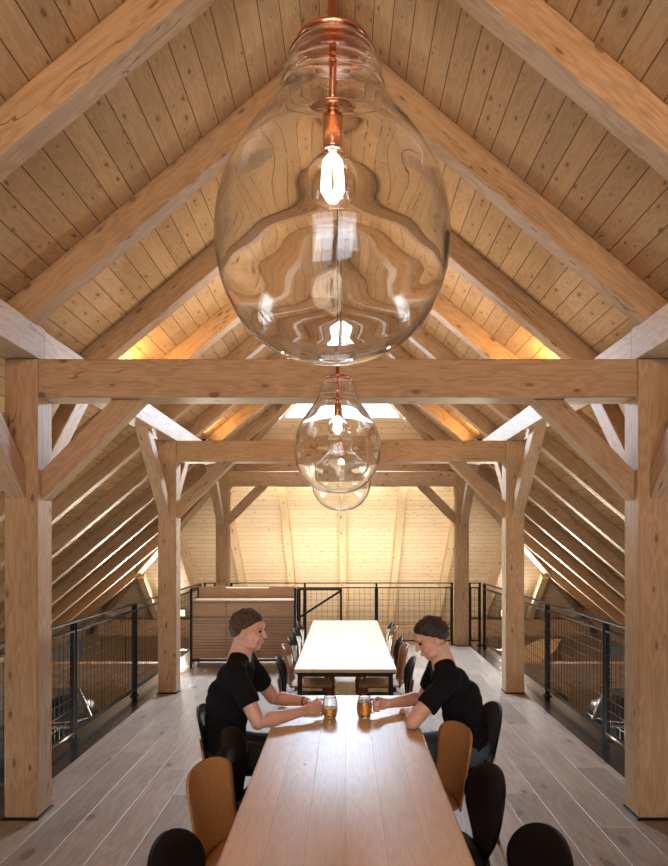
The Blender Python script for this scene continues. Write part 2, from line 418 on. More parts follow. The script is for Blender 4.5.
# purlins, posts, ties, braces ------------------------------------------
XI = 1.985; XO = 2.205; XC = (XI + XO) / 2
PY = [4.36, 7.94, 11.48]
PN = ['front', 'middle', 'rear']
for side in (-1, 1):
    sd = 'left' if side < 0 else 'right'
    jx = 4.47
    tag(beam('purlin', (side * XC, YG + .05, 3.165), (side * XC, jx, 3.165), .22, .225), 'near length of the %s squared purlin, resting on the front post' % sd, 'roof beam')
    tag(beam('purlin', (side * XC, jx + .004, 3.16), (side * XC, 12.42, 3.16), .21, .22), 'far length of the %s squared purlin, running over the middle and rear posts' % sd, 'roof beam')
tag(beam('purlin', (-XI, 12.32, 3.16), (XI, 12.32, 3.16), .20, .21), 'crosswise purlin carrying the far hip, just above the rear crossbeam', 'roof beam')
for k, y in enumerate(PY):
    for side in (-1, 1):
        sd = 'left' if side < 0 else 'right'
        o = beam('timber_post', (side * XC, y + .11, .012), (side * XC, y + .11, 3.05), .22, .22, up=(0, -1, 0), bev=.008)
        root = o; tag(root, '%s spruce post %s, squared, standing on a thin black base plate' % (PN[k], 'on the ' + sd), 'post')
        bm = box(B(), -.012, 0, -.122, .122, -.118, .122, .002)
        obj('base_plate', bm, M['black'], root)
        # knee brace in the frame
        w = .14; ya = y + .065 + .07
        zt = 2.79; p0 = Vector((side * (XI - .0), ya, 2.22)); p1 = Vector((side * (XI - .575), ya, 2.795))
        p0 = p0 + Vector((side * .01, 0, -.01))
        bm = B()
        pts = [(XI + .004, 2.12), (XI + .004, 2.315), (XI - .475, 2.79), (XI - .67, 2.79)]
        pts = [(XI + .004, 2.115), (XI + .004, 2.315), (XI - .471, 2.794), (XI - .675, 2.794)]
        mm = frame_of((side * XI, ya, 2.2), (side * (XI - .5), ya, 2.7), (0, -1, 0)); inv = mm.inverted()
        poly(bm, [inv @ Vector((side * a, ya - .07, b)) for a, b in pts], inv.to_3x3() @ Vector((0, .14, 0)))
        bmesh.ops.bevel(bm, geom=bm.edges[:], offset=.005, segments=1, affect='EDGES')
        tag(obj('knee_brace', bm, M['beam'], mw=mm), 'diagonal brace from the %s post on the %s up to its crossbeam' % (PN[k], sd), 'brace')
        # braces along the purlin
        for dr in (-1, 1):
            if k == 2 and dr == 1: dd = 'away from the camera'
            dd = 'towards' if dr < 0 else 'away from'
            yf = y if dr < 0 else y + .22
            pts = [(yf - dr * .004, 2.12), (yf - dr * .004, 2.32), (yf + dr * .73, 3.053), (yf + dr * .93, 3.053)]
            mm = frame_of((side * XC, yf, 2.2), (side * XC, yf + dr * .8, 3.0), (1, 0, 0)); inv = mm.inverted()
            bm = poly(B(), [inv @ Vector((side * (XC + .03) - .065, a, b)) for a, b in pts], inv.to_3x3() @ Vector((.13, 0, 0)))
            bmesh.ops.bevel(bm, geom=bm.edges[:], offset=.005, segments=1, affect='EDGES')
            tag(obj('purlin_brace', bm, M['beam'], mw=mm), 'brace from the %s %s post to the purlin, leaning %s the camera' % (PN[k], sd, dd), 'brace')
    tag(beam('crossbeam', (-XI + .002, y + .11, 2.92), (XI - .002, y + .11, 2.92), .22, .255, bev=.008),
        '%s horizontal spruce crossbeam between the two %s posts' % (('thick cracked', 'plain', 'farthest')[k], PN[k]), 'crossbeam')

# floor -----------------------------------------------------------------
FY1 = 11.72
m = Matrix(((0, 1, 0, 0), (1, 0, 0, 0), (0, 0, -1, 0), (0, 0, 0, 1)))   # local X -> world Y
bm = box(B(), YG, FY1, -2.22, 2.22, 0, .06)
tag(obj('floor', bm, M['floor'], mw=m), kind='structure')
bm = box(B(), -2.4, 2.4, YG, FY1 + .1, -.32, -.062)
tag(obj('floor', bm, M['plaster']), kind='structure')
for side in (-1, 1):
    bm = box(B(), side * 2.222 if side > 0 else -2.56, 2.56 if side > 0 else -2.222, YG, FY1 + .12, -.058, -.004)
    tag(obj('trim_1' if side < 0 else 'trim_2', bm, M['plate']), kind='structure')
    bm = box(B(), min(side * 2.565, side * 2.585), max(side * 2.565, side * 2.585), YG, FY1 + .12, -.36, -.004)
    tag(obj('trim_3' if side < 0 else 'trim_4', bm, M['black']), kind='structure')
tag(obj('trim_5', box(B(), -2.222, 2.222, FY1 + .004, FY1 + .12, -.058, -.002), M['plate']), kind='structure')

# railings ----------------------------------------------------------------
def wire_mesh(L, z0, z1, sx=.092, sz=.098, t=.0022):
    bm = B(); n = max(2, round(L / sx))
    for i in range(1, n): x = L * i / n; box(bm, x - t, x + t, -t, t, z0, z1)
    k = round((z1 - z0) / sz)
    for i in range(1, k): z = z0 + (z1 - z0) * i / k; box(bm, 0, L, t, 3 * t, z - t, z + t)
    return bm
def railing(name, origin, rz, stops, label, skip=(), pw=.022):
    """runs along local X; stops = post positions"""
    r = empty(name, origin, rz); tag(r, label, 'railing')
    L0, L1 = stops[0], stops[-1]
    obj('top_rail', box(B(), L0 - .02, L1 + .02, -.025, .025, 1.085, 1.10, .003), M['black'], r)
    for s_ in stops:
        bm = B(); box(bm, s_ - pw - .008, s_ - pw, -.022, .022, 0.0, 1.085); box(bm, s_ + pw, s_ + pw + .008, -.022, .022, 0.0, 1.085)
        box(bm, s_ - pw, s_ + pw, -.006, .006, 0.0, 1.085)
        box(bm, s_ - .05, s_ + .05, -.04, .04, -.0035, .006)
        for z in (.12, .2, .28, .8, .88, .96): tube(bm, [(s_, -.013, z), (s_, -.005, z)], .008, 8)
        obj('post', bm, M['black'], r)
    for a, b in zip(stops, stops[1:]):
        if (a, b) in skip: continue
        a2, b2 = a + pw + .009, b - pw - .009
        bm = B(); box(bm, a2, b2, -.02, .02, .07, .09); box(bm, a2, b2, -.02, .02, 1.0, 1.02)
        box(bm, a2, a2 + .012, -.018, .018, .07, 1.02); box(bm, b2 - .012, b2, -.018, .018, .07, 1.02)
        obj('panel_frame', bm, M['black'], r)
        w = obj('wire_mesh', wire_mesh(b2 - a2, .09, 1.0), M['wire'], r, mw=Matrix.Translation((a2, 0, 0)))
    return r
st_ = [-2.0, -.9, .85, 2.6, 4.35, 6.1, 7.86, 9.65, 11.42]
railing('railing', (-2.46, 0, 0), PI / 2, st_, 'black steel railing with wire mesh along the left edge of the gallery')
railing('railing', (2.46, 0, 0), PI / 2, st_, 'black steel railing with wire mesh along the right edge of the gallery')
yb = 11.62
railing('railing', (0, yb, 0), 0, [-2.42, -2.24], 'short black mesh railing between the left corner and the rear left post', pw=.009)
railing('railing', (0, yb, 0), 0, [2.24, 2.42], 'short black mesh railing between the right corner and the rear right post', pw=.009)
railing('railing', (0, yb, 0), 0, [-1.95, -.66, .60, 1.93], 'long black mesh railing between the two rear posts behind the table', pw=.009)
# stair guard with a slanting rail
r = empty('stair_guard', (-.36, 10.9, 0)); tag(r, 'low black steel frame with a slanting bar standing right of the sideboard', 'stair guard')
bm = B(); box(bm, -.36, -.325, -.02, .02, 0, 1.02); box(bm, .325, .36, -.02, .02, 0, 1.02); box(bm, -.36, .36, -.02, .02, 1.02, 1.05)
obj('frame', bm, M['black'], r)
beam('slanting_bar', (-.335, 0, .58), (.335, 0, 1.01), .035, .035, M['black'], parent=r, bev=0)

# gable wall behind the camera, lower storey -------------------------------
def wallpoly(name, pts, thick, mat, mw=None):
    tag(obj(name, poly(B(), pts, thick), mat), kind='structure')
zf = -3.3
# gable wall made of strips round two openings
gy = YG
def gz(x): return ZP - TAN * abs(x)
strips = [(-XE, -1.75, zf, None), (1.75, XE, zf, None)]
wallpoly('wall_front', [(-XE, gy, zf), (-1.75, gy, zf), (-1.75, gy, gz(1.75)), (-XE, gy, gz(XE))], (0, -.15, 0), M['cabinet_plain'])
wallpoly('wall_front', [(XE, gy, zf), (1.75, gy, zf), (1.75, gy, gz(1.75)), (XE, gy, gz(XE))], (0, -.15, 0), M['cabinet_plain'])
wallpoly('wall_front', [(-1.75, gy, zf), (1.75, gy, zf), (1.75, gy, .5), (-1.75, gy, .5)], (0, -.15, 0), M['cabinet_plain'])
wallpoly('wall_front', [(-1.75, gy, 2.9), (1.75, gy, 2.9), (1.75, gy, gz(1.75)), (0, gy, ZP), (-1.75, gy, gz(1.75))], (0, -.15, 0), M['cabinet_plain'])
wallpoly('wall_front', [(-.12, gy, .5), (.12, gy, .5), (.12, gy, 2.9), (-.12, gy, 2.9)], (0, -.15, 0), M['cabinet_plain'])
for n_, (x0, x1) in ((2, (-1.75, -.12)), (3, (.12, 1.75))):
    o = empty('window_%d' % n_, ((x0 + x1) / 2, gy, .5)); tag(o, kind='structure')
    bm = B(); W = (x1 - x0) / 2; Hh = 2.4
    for a in ((-W, -W + .06, 0, Hh), (W - .06, W, 0, Hh), (-W, W, 0, .06), (-W, W, Hh - .06, Hh), (-.02, .02, 0, Hh), (-W, W, 1.18, 1.22)):
        box(bm, a[0], a[1], -.1, -.04, a[2], a[3])
    obj('window_frame', bm, M['frame_white'], o)
    obj('window_pane', box(B(), -W, W, -.075, -.069, 0, Hh), M['pane'], o)
SW = (2.0, 9.0, -2.9, -1.0)   # lower side windows (y0,y1,z0,z1)
for side in (-1, 1):
    sd = 'left' if side < 0 else 'right'; X = side * (XE - .02)
    for y0, y1, z0, z1 in ((YG, SW[0], zf, ZE), (SW[1], YH, zf, ZE), (SW[0], SW[1], zf, SW[2]), (SW[0], SW[1], SW[3], ZE)):
        wallpoly('wall_' + sd, [(X, y0, z0), (X, y1, z0), (X, y1, z1), (X, y0, z1)], (side * .15, 0, 0), M['plaster'])
    o = empty('window_%d' % (4 if side < 0 else 5), (X, SW[0], SW[2])); tag(o, kind='structure')
    bm = B(); L = SW[1] - SW[0]; Hh = SW[3] - SW[2]
    for i in range(5): box(bm, -.03, .03, L * i / 4 - .03, L * i / 4 + .03, 0, Hh)
    box(bm, -.03, .03, 0, L, 0, .06); box(bm, -.03, .03, 0, L, Hh - .06, Hh)
    obj('window_frame', bm, M['frame_white'], o)
    obj('window_pane', box(B(), -.004, .004, 0, L, 0, Hh), M['pane'], o)
wallpoly('wall_back', [(-XE, YH - .02, zf), (XE, YH - .02, zf), (XE, YH - .02, ZE), (-XE, YH - .02, ZE)], (0, .15, 0), M['boards'])
tag(obj('floor', box(B(), -XE, XE, YG, YH, zf - .2, zf), M['concrete']), kind='structure')

# EAVES_AND_LOWER
for side in (-1, 1):
    sd = 'left' if side < 0 else 'right'
    tag(beam('wall_plate', (side * (XE - .28), YG + .1, ZE + .06), (side * (XE - .28), YH - .3, ZE + .06), .22, .2), 'long eaves plate under the foot of the %s roof slope' % sd, 'roof beam')
    tag(beam('floor_beam', (side * 2.62, 11.9, -.58), (side * 6.2, 11.9, -.58), .2, .44), 'deep horizontal beam beyond the %s railing, spanning to the eaves' % sd, 'beam')
    tag(beam('floor_beam', (side * 2.62, 5.2, -.95), (side * 6.2, 5.2, -.95), .2, .34), 'near horizontal beam low beyond the %s railing' % sd, 'beam')
    tag(beam('floor_beam', (side * 2.62, 16.2, -.3), (side * 6.0, 16.2, -.3), .2, .4), 'farthest horizontal beam low beyond the %s railing' % sd, 'beam')
tag(beam('wall_plate', (-XE + .5, YH - .28, ZE + .06), (XE - .5, YH - .28, ZE + .06), .22, .24, M['beam']), 'eaves plate at the foot of the far hip slope', 'roof beam')
tag(beam('floor_beam', (-3.6, 14.6, -.75), (3.6, 14.6, -.75), .25, .35), 'crosswise beam below and behind the rear railing', 'beam')

for side in (-1, 1):
    sd = 'left' if side < 0 else 'right'
    for q, (x, y) in enumerate(((4.1, 13.6), (5.4, 12.9), (4.6, 9.2))):
        r = empty('brewing_tank', (side * x, y, zf)); tag(r, '%s dark brewing tank on the ground floor below the %s railing' % (('inner', 'outer', 'nearest')[q], sd), 'tank')
        obj('vessel', lathe(B(), [(0, .35), (.3, .36), (.55, .5), (.58, .6), (.58, 1.75), (.5, 1.95), (.2, 2.08), (0, 2.1)], 40), M['dark_metal'], r, True)
        obj('rim', lathe(B(), [(.582, 1.70), (.60, 1.71), (.60, 1.75), (.582, 1.76)], 40, closed=True), M['steel'], r, True)
        for a_ in (.8, 2.4, 3.9, 5.5):
            obj('leg', tube(B(), [(.42 * math.cos(a_), .42 * math.sin(a_), 0), (.42 * math.cos(a_), .42 * math.sin(a_), .45)], .03, 10), M['steel'], r, True)
    for q, (a_, b_, z_) in enumerate((((3.0, 6.5), (5.9, 12.4), -1.02), ((2.9, 8.4), (5.2, 13.0), -1.10), ((3.0, 11.2), (6.1, 11.0), -1.3))):
        tag(obj('pipe', tube(B(), [(side * a_[0], a_[1], z_), (side * b_[0], b_[1], z_)], .035, 12), M['steel'], None, True),
            '%s bare steel pipe slung below the %s railing' % (('long', 'shorter', 'crosswise')[q], sd), 'pipe')
pp = [(2.96, -.40), (3.18, -.25), (3.8, -.05), (4.2, -.05), (4.01, -.22), (3.52, -.44)]
tag(obj('plywood_panel', poly(B(), [(x, 12.06 + (z + .44) * 1.6, z) for x, z in pp], (0, .03, -.02)), M['beam_pale']),
    'pale offcut panel leaning behind the deep beam beyond the right railing', 'panel')
# sideboard ---------------------------------------------------------------
r = empty('sideboard', (-1.42, 9.75, 0)); tag(r, 'oak sideboard in a black frame with drawers over slatted doors, behind the left man', 'sideboard')
Wd = .765
bm = B()
for x in (-Wd, Wd - .03):
    box(bm, x, x + .03, -.25, -.22, 0, 1.155); box(bm, x, x + .03, .22, .25, 0, 1.155); box(bm, x, x + .03, -.25, .25, .10, .13)
    box(bm, x, x + .03, -.25, .25, 1.125, 1.155)
box(bm, -Wd, Wd, -.24, -.21, .10, .13); box(bm, -Wd, Wd, .21, .24, .10, .13)
obj('frame', bm, M['black'], r)
obj('body', box(B(), -Wd + .032, Wd - .032, -.225, .215, .14, .955), M['cabinet_plain'], r)
obj('top_shelf', box(B(), -Wd + .032, Wd - .032, -.245, .215, .957, .98), M['cabinet_plain'], r)
obj('back_panel', box(B(), -Wd + .032, Wd - .032, .19, .215, .982, 1.15), M['cabinet_plain'], r)
cw = (2 * Wd - .07) / 3
for i in range(3):
    x0 = -Wd + .035 + i * cw
    obj('drawer', box(B(), 0, cw - .008, -.009, .009, 0, .19, .002), M['cabinet_plain'], r, mw=Matrix.Translation((x0 + .004, -.236, .755)))
    rot = Matrix.Translation((x0 + .004, -.236, .15)) @ Matrix.Rotation(PI / 2, 4, 'X')
    obj('door', box(B(), 0, cw - .008, 0, .585, -.009, .009, .002), M['cabinet'], r, mw=rot)
obj('led_strip', box(B(), -.32, .32, .176, .186, 1.13, 1.138), M['soft_lens'], r)

# tables -------------------------------------------------------------------
TW, TL, TZ = .885, 3.44, .74
def table(y0, label):
    r = empty('table', (.05, y0 + TL / 2, 0)); tag(r, label, 'table')
    m = Matrix(((0, 1, 0, 0), (1, 0, 0, 0), (0, 0, -1, TZ), (0, 0, 0, 1)))
    # breadboard-free top, boards lengthwise
    obj('tabletop', box(B(), -TL / 2, TL / 2, -TW / 2, TW / 2, 0, .030, .004), M['table'], r, mw=m)
    bm = B(); i = .03
    box(bm, -TW / 2 + i, TW / 2 - i, -TL / 2 + i, -TL / 2 + i + .04, .67, .709); box(bm, -TW / 2 + i, TW / 2 - i, TL / 2 - i - .04, TL / 2 - i, .67, .709)
    box(bm, -TW / 2 + i, -TW / 2 + i + .04, -TL / 2 + i + .041, TL / 2 - i - .041, .67, .709); box(bm, TW / 2 - i - .04, TW / 2 - i, -TL / 2 + i + .041, TL / 2 - i - .041, .67, .709)
    obj('frame', bm, M['black'], r)
    for sx in (-1, 1):
        for sy in (-1, 1):
            x = sx * (TW / 2 - i - .02); y = sy * (TL / 2 - i - .02)
            obj('leg', box(B(), x - .02, x + .02, y - .02, y + .02, 0, .669, .002), M['black'], r)
    return r
table(4.717 - TL, 'long oak table nearest the camera, with two beer mugs on it')
table(5.66, 'long pale-lit oak table behind the two men')

# chairs -------------------------------------------------------------------
def shell(hwf, z0, z1, xf, depth, nu=16, nv=26, th=.011):
    bm = B(); g = []
    for j in range(nv + 1):
        v = 1 - (1 - j / nv) ** 1.9; row = []
        for i in range(nu + 1):
            u = i / nu * 2 - 1
            hw_ = hwf(v); y = u * hw_
            row.append(bm.verts.new((xf(v) + depth * (y / .2) ** 2, y, z0 + (z1 - z0) * v)))
        g.append(row)
    for j in range(nv):
        for i in range(nu): bm.faces.new((g[j][i], g[j][i + 1], g[j + 1][i + 1], g[j + 1][i]))
    bmesh.ops.remove_doubles(bm, verts=bm.verts[:], dist=1e-5)
    bmesh.ops.recalc_face_normals(bm, faces=bm.faces[:])
    bmesh.ops.solidify(bm, geom=bm.faces[:], thickness=th)
    return bm
def rnd(v, v0, p=2.2):
    return 1 if v <= v0 else max(0, 1 - ((v - v0) / (1 - v0)) ** p) ** (1 / p)
def make_chair(kind, mat, legm):
    r = empty('chair')
    # seat: rounded square dished sheet
    bm = B(); n = 16; g = []
    for j in range(n + 1):
        row = []
        for i in range(n + 1):
            a = i / n * 2 - 1; b = j / n * 2 - 1
            k = (abs(a) ** 4 + abs(b) ** 4) ** .25; q = max(abs(a), abs(b)); f = q / k if k > 0 else 1
            x, y = a * f * .205, b * f * .21
            z = .455 - .012 * (1 - (y / .21) ** 2) - .02 * max(0, (x - .1) / .1) ** 2
            row.append(bm.verts.new((x, y, z)))
        g.append(row)
    for j in range(n):
        for i in range(n): bm.faces.new((g[j][i], g[j][i + 1], g[j + 1][i + 1], g[j + 1][i]))
    bmesh.ops.recalc_face_normals(bm, faces=bm.faces[:]); bmesh.ops.solidify(bm, geom=bm.faces[:], thickness=.012)
    obj('seat', bm, mat, r, True)
    if kind == 'black':
        def hwf(v): return (.08 + .145 * math.sin(min(1, v / .62) * PI / 2) ** 1.2) * rnd(v, .55, 2.1)
        bm = shell(hwf, .43, .815, lambda v: -.215 - .075 * v, .035)
    else:
        def hwf(v): return (.195 + .03 * v) * rnd(v, .74, 2.6)
        bm = shell(hwf, .43, .825, lambda v: -.22 - .07 * v, .042)
    obj('backrest', bm, mat, r, True)
    for sx in (-1, 1):
        for sy in (-1, 1):
            top = (sx * .13 - .01, sy * .13, .435); bot = (sx * .20 - (.03 if sx < 0 else 0), sy * .185, 0.0)
            obj('leg', tube(B(), [bot, top], [.010, .014], 10), legm, r, True)
    bm = B(); tube(bm, [(-.14, -.13, .43), (.12, -.13, .43)], .01, 8); tube(bm, [(-.14, .13, .43), (.12, .13, .43)], .01, 8)
    obj('seat_frame', bm, legm, r, True)
    for sy in (-1, 1):
        obj('back_support', tube(B(), [(-.13, sy * .07, .435), (-.20, sy * .065, .43), (-.238, sy * .06, .47), (-.262, sy * .055, .62)], .009, 8), legm, r, True)
    return r
blk = make_chair('black', M['black_shell'], M['copper_leg'])
wod = make_chair('wood', M['chair_wood'], M['copper_leg'])
used = {'b': False, 'w': False}
def place(kind, bx, y, side, label, tw=0):
    """bx = x of the back's top edge"""
    src = blk if kind == 'b' else wod
    rz = (0 if side < 0 else PI) + side * abs(tw)
    x = bx - side * .285 * math.cos(tw); y = y - .285 * math.sin(abs(tw)) * 1.0
    if used[kind]: o = dup(src, (x, y, 0), rz)
    else: o = src; o.location = (x, y, 0); o.rotation_euler = (0, 0, rz); used[kind] = True
    tag(o, label, 'chair', 'chairs at the two tables')
place('b', -.60, 2.31, -1, 'black shell chair at the bottom left, closest to the camera on the left', .16)
place('w', -.625, 3.03, -1, 'brown oak shell chair on the left of the near table', .26)
place('b', -.615, 3.62, -1, 'black shell chair between the brown left chair and the left man', .1)
place('b', -.87, 4.14, -1, 'black shell chair the left man sits on')
place('b', .80, 2.36, 1, 'black shell chair at the bottom right, closest to the camera on the right', .22)
place('b', .745, 3.02, 1, 'black shell chair between the closest right one and the brown right chair', .16)
place('w', .71, 3.66, 1, 'brown oak shell chair on the right of the near table', .24)
place('b', 1.02, 4.2, 1, 'black shell chair the right man sits on', .1)
for i, (k, y, t) in enumerate([('b', 5.90, 'nearest black'), ('w', 6.50, 'only brown'), ('b', 7.10, 'middle black'), ('b', 7.80, 'second farthest black'), ('b', 8.40, 'farthest black')]):
    place(k, -.57, y, -1, '%s shell chair along the left side of the far table' % t)
for i, (k, y, t) in enumerate([('b', 5.85, 'nearest black'), ('w', 6.50, 'nearer brown'), ('b', 7.10, 'middle black'), ('w', 7.85, 'farther brown'), ('b', 8.45, 'farthest black')]):
    place(k, .67, y, 1, '%s shell chair along the right side of the far table' % t)

# mugs -----------------------------------------------------------------------
def mug(loc, rz, fill, label):
    r = empty('beer_mug', loc, rz); tag(r, label, 'beer mug')
    seg = 40; bm = B()
    def prof(z): return .034 + .016 * math.sin(min(1, max(0, (z - .0) / .135)) * PI) ** .8
    outer = [(0, 0), (.030, 0), (.036, .004)] + [(prof(z), z) for z in [.012 * i for i in range(1, 11)]] + [(.0375, .130), (.0375, .134)]
    inner = [(.0335, .134), (.0335, .128)] + [(prof(z) - .005, z) for z in [.012 * i for i in range(10, 0, -1)]] + [(.026, .010), (0, .009)]
    lathe(bm, outer + inner, seg)
    for v in bm.verts:
        rr = math.hypot(v.co.x, v.co.y)
        if rr > .037 and .01 < v.co.z < .12:
            a = math.atan2(v.co.y, v.co.x); k = 1 - .045 * abs(math.sin(a * 5))
            v.co.x *= k; v.co.y *= k
    obj('glass_body', bm, M['mug_glass'], r, True)
    obj('handle', tube(B(), [(.043, 0, .112), (.062, 0, .118), (.078, 0, .105), (.082, 0, .075), (.074, 0, .045), (.058, 0, .030), (.042, 0, .032)], .0065, 10), M['mug_glass'], r, True)
    zt = .0125 + .105 * fill
    n = 8; zs = [.0125 + (zt - .0125) * i / n for i in range(n + 1)]
    obj('beer', lathe(B(), [(0, zs[0])] + [(max(.02, prof(z) - .0075), z) for z in zs] + [(0, zt)], 32), M['beer'], r, True)
    obj('foam', lathe(B(), [(0, zt + .001), (prof(zt) - .0078, zt + .001), (prof(zt + .01) - .0085, zt + .014 * (1 if fill > .7 else .4)), (0, zt + .016 * (1 if fill > .7 else .5))], 32), M['foam'], r, True)
    return r
mug((-.047, 4.116, TZ), PI * .97, .46, 'half-empty glass beer mug held by the left man')
mug((.168, 4.12, TZ), PI * .06, .80, 'nearly full frothy glass beer mug held by the right man')

# pendants -----------------------------------------------------------------
def pendant(loc, label, ztop):
    r = empty('pendant_lamp', loc); tag(r, label, 'lamp')
    # profile, z = 0 is the bottom of the glass
    P = [(0, 0), (.05, .003), (.105, .016), (.155, .042), (.200, .085), (.232, .140), (.250, .200), (.256, .255), (.253, .315), (.240, .375), (.217, .430),
         (.186, .485), (.156, .530), (.132, .565), (.119, .592), (.113, .604), (.115, .615), (.111, .628), (.106, .639), (.109, .650), (.104, .663), (.097, .674), (.099, .685), (.092, .699), (.080, .708)]
    P = [(a, z if z < .3 else .3 + (z - .3) * .925) for a, z in P]
    # smooth subdivision (Catmull-Rom)
    Q = []
    for i in range(len(P) - 1):
        p0 = P[max(0, i - 1)]; p1 = P[i]; p2 = P[i + 1]; p3 = P[min(len(P) - 1, i + 2)]
        for s_ in range(3):
            t = s_ / 3
            Q.append(tuple(max(0, .5 * (2 * b + (c - a) * t + (2 * a - 5 * b + 4 * c - d) * t * t + (3 * b - a - 3 * c + d) * t ** 3)) for a, b, c, d in zip(p0, p1, p2, p3)))
    Q.append(P[-1]); Q[0] = (0, 0)
    inn = []
    for i, (a, z) in enumerate(Q):
        a0 = Q[max(0, i - 1)]; a1 = Q[min(len(Q) - 1, i + 1)]
        t = Vector((a1[0] - a0[0], a1[1] - a0[1])).normalized(); nx, nz = -t.y, t.x
        th = .0045 + .0014 * math.sin(z * 26) + .0006 * math.sin(z * 55 + 1)
        inn.append((max(0, a + nx * th), z + nz * th))
    inn[0] = (0, .005)
    obj('glass_shade', lathe(B(), Q + inn[::-1], 96), M['lamp_glass'], r, True)
    obj('cap', lathe(B(), [(0, .681), (.080, .681), (.084, .685), (.082, .691), (.030, .698), (.011, .705), (.011, .80), (0, .80)], 48), M['copper'], r, True)
    obj('reflector_disc', lathe(B(), [(0, .555), (.050, .555), (.052, .558), (.050, .561), (0, .561)], 40), M['copper'], r, True)
    obj('stem', lathe(B(), [(0, .562), (.008, .562), (.008, .680), (0, .680)], 16), M['copper'], r, True)
    s = obj('socket', lathe(B(), [(0, .482), (.019, .482), (.021, .486), (.021, .545), (.017, .550), (.010, .556), (.014, .562), (.014, .568), (.008, .574), (0, .574)], 32), M['copper'], r, True, mw=Matrix.Translation((0, 0, -.02)))
    b = obj('bulb', lathe(B(), [(.0, .385), (.02, .387), (.036, .397), (.046, .414), (.048, .430), (.044, .448), (.032, .464), (.018, .474), (.0155, .481), (.0145, .481), (.017, .473), (.031, .4625), (.043, .4475), (.047, .430), (.045, .4145), (.0355, .398), (.02, .388), (0, .386)], 40), M['bulb_glass'], r, True, mw=Matrix.Translation((0, 0, -.1162)) @ Matrix.Scale(1.2, 4))
    bm = B()
    for k in range(6):
        a = 2 * PI * k / 6; c, d = math.cos(a), math.sin(a)
        tube(bm, [(c * .006, d * .006, .474), (c * .013, d * .013, .462), (c * .017, d * .017, .412), (c * .006, d * .006, .398)], .0055, 8)
    obj('filament', bm, M['filament'], b)
    obj('cord', tube(B(), [(0, 0, .80), (0, 0, ztop - loc[2])], .0035, 8), M['black'], r, True)
    obj('ceiling_rose', lathe(B(), [(0, ztop - loc[2] - .03), (.05, ztop - loc[2] - .03), (.05, ztop - loc[2]), (0, ztop - loc[2])], 24), M['black'], r)
    return r
pendant((.020, 1.45, 2.245), 'huge clear glass bulb-shaped pendant lamp nearest the camera', 5.18)
pendant((.003, 3.92, 2.125), 'middle clear glass pendant lamp hanging in front of the thick front crossbeam', 5.18)
pendant((.015, 5.66, 2.10), 'farthest clear glass pendant lamp, half hidden behind the middle one', 5.18)

# people ---------------------------------------------------------------------
def ell(bm, c, r, rot=None, sub=3):
    res = bmesh.ops.create_icosphere(bm, subdivisions=sub, radius=1)
    m = Matrix.Translation(Vector(c)) @ (rot.to_4x4() if rot is not None else Matrix.Identity(4)) @ Matrix.Diagonal((*r, 1))
    bmesh.ops.transform(bm, matrix=m, verts=res['verts']); return bm
def limb(bm, pts, rads, seg=16, ends=True):
    tube(bm, pts, rads, seg)
    if ends:
        for p, r in ((pts[0], rads[0]), (pts[-1], rads[-1])): ell(bm, p, (r, r, r), sub=2)
    else:
        for p, r in list(zip(pts, rads))[1:-1]: pass
    return bm
def remesh(name, bm, mat, voxel, smooth=4, parent=None, origin=(0, 0, 0)):
    bmesh.ops.recalc_face_normals(bm, faces=bm.faces[:])
    me = bpy.data.meshes.new(name); bm.to_mesh(me); bm.free()
    t = bpy.data.objects.new('tmp', me); C.objects.link(t)
    r = t.modifiers.new('r', 'REMESH'); r.mode = 'VOXEL'; r.voxel_size = voxel; r.use_smooth_shade = True
    if smooth:
        s = t.modifiers.new('s', 'SMOOTH'); s.factor = .5; s.iterations = smooth
    dg = bpy.context.evaluated_depsgraph_get()
    m2 = bpy.data.meshes.new_from_object(t.evaluated_get(dg)); m2.name = name
    bpy.data.objects.remove(t); bpy.data.meshes.remove(me)
    m2.transform(Matrix.Translation(-Vector(origin)))
    m2.materials.clear(); m2.materials.append(mat)
    for p in m2.polygons: p.use_smooth = True
    o = bpy.data.objects.new(name, m2); link(o, parent); return o
def grip(bm, wrist, handle, r, t, zc):
    """hand closed round an upright handle; r towards the mug, t the way the fingers wrap"""
    r = Vector(r).normalized(); t = Vector(t).normalized(); wrist = Vector(wrist); h = Vector(handle); up = Vector((0, 0, 1))
    knu = h - t * .024 + r * .010; back = knu.lerp(wrist, .55)
    for dz in (-.024, -.008, .008, .024):
        tube(bm, [wrist + up * dz * .55, back + up * dz, knu + up * dz], [.017, .0145, .011], 10)
        ell(bm, knu + up * dz, (.0115,) * 3, sub=2)
    for i, dz in enumerate((.030, .010, -.010, -.029)):
        rr = (.0085, .0088, .0085, .0075)[i]; k = (1, 1.08, 1.0, .86)[i]
        pts = [knu + up * dz, h + r * .024 * k - t * .006 + up * dz, h + r * .012 + t * .021 * k + up * dz, h - r * .012 + t * .020 + up * (dz - .002)]
        tube(bm, pts, [rr * 1.1, rr, rr * .95, rr * .85], 10)
        for p in pts: ell(bm, p, (rr,) * 3, sub=2)
    th = [wrist.lerp(knu, .35) + up * .022, knu + up * .045 - r * .012, h + up * .052 + t * .006]
    tube(bm, th, [.013, .0105, .009], 10)
    for p, q in zip(th, (.013, .0105, .009)): ell(bm, p, (q,) * 3, sub=2)
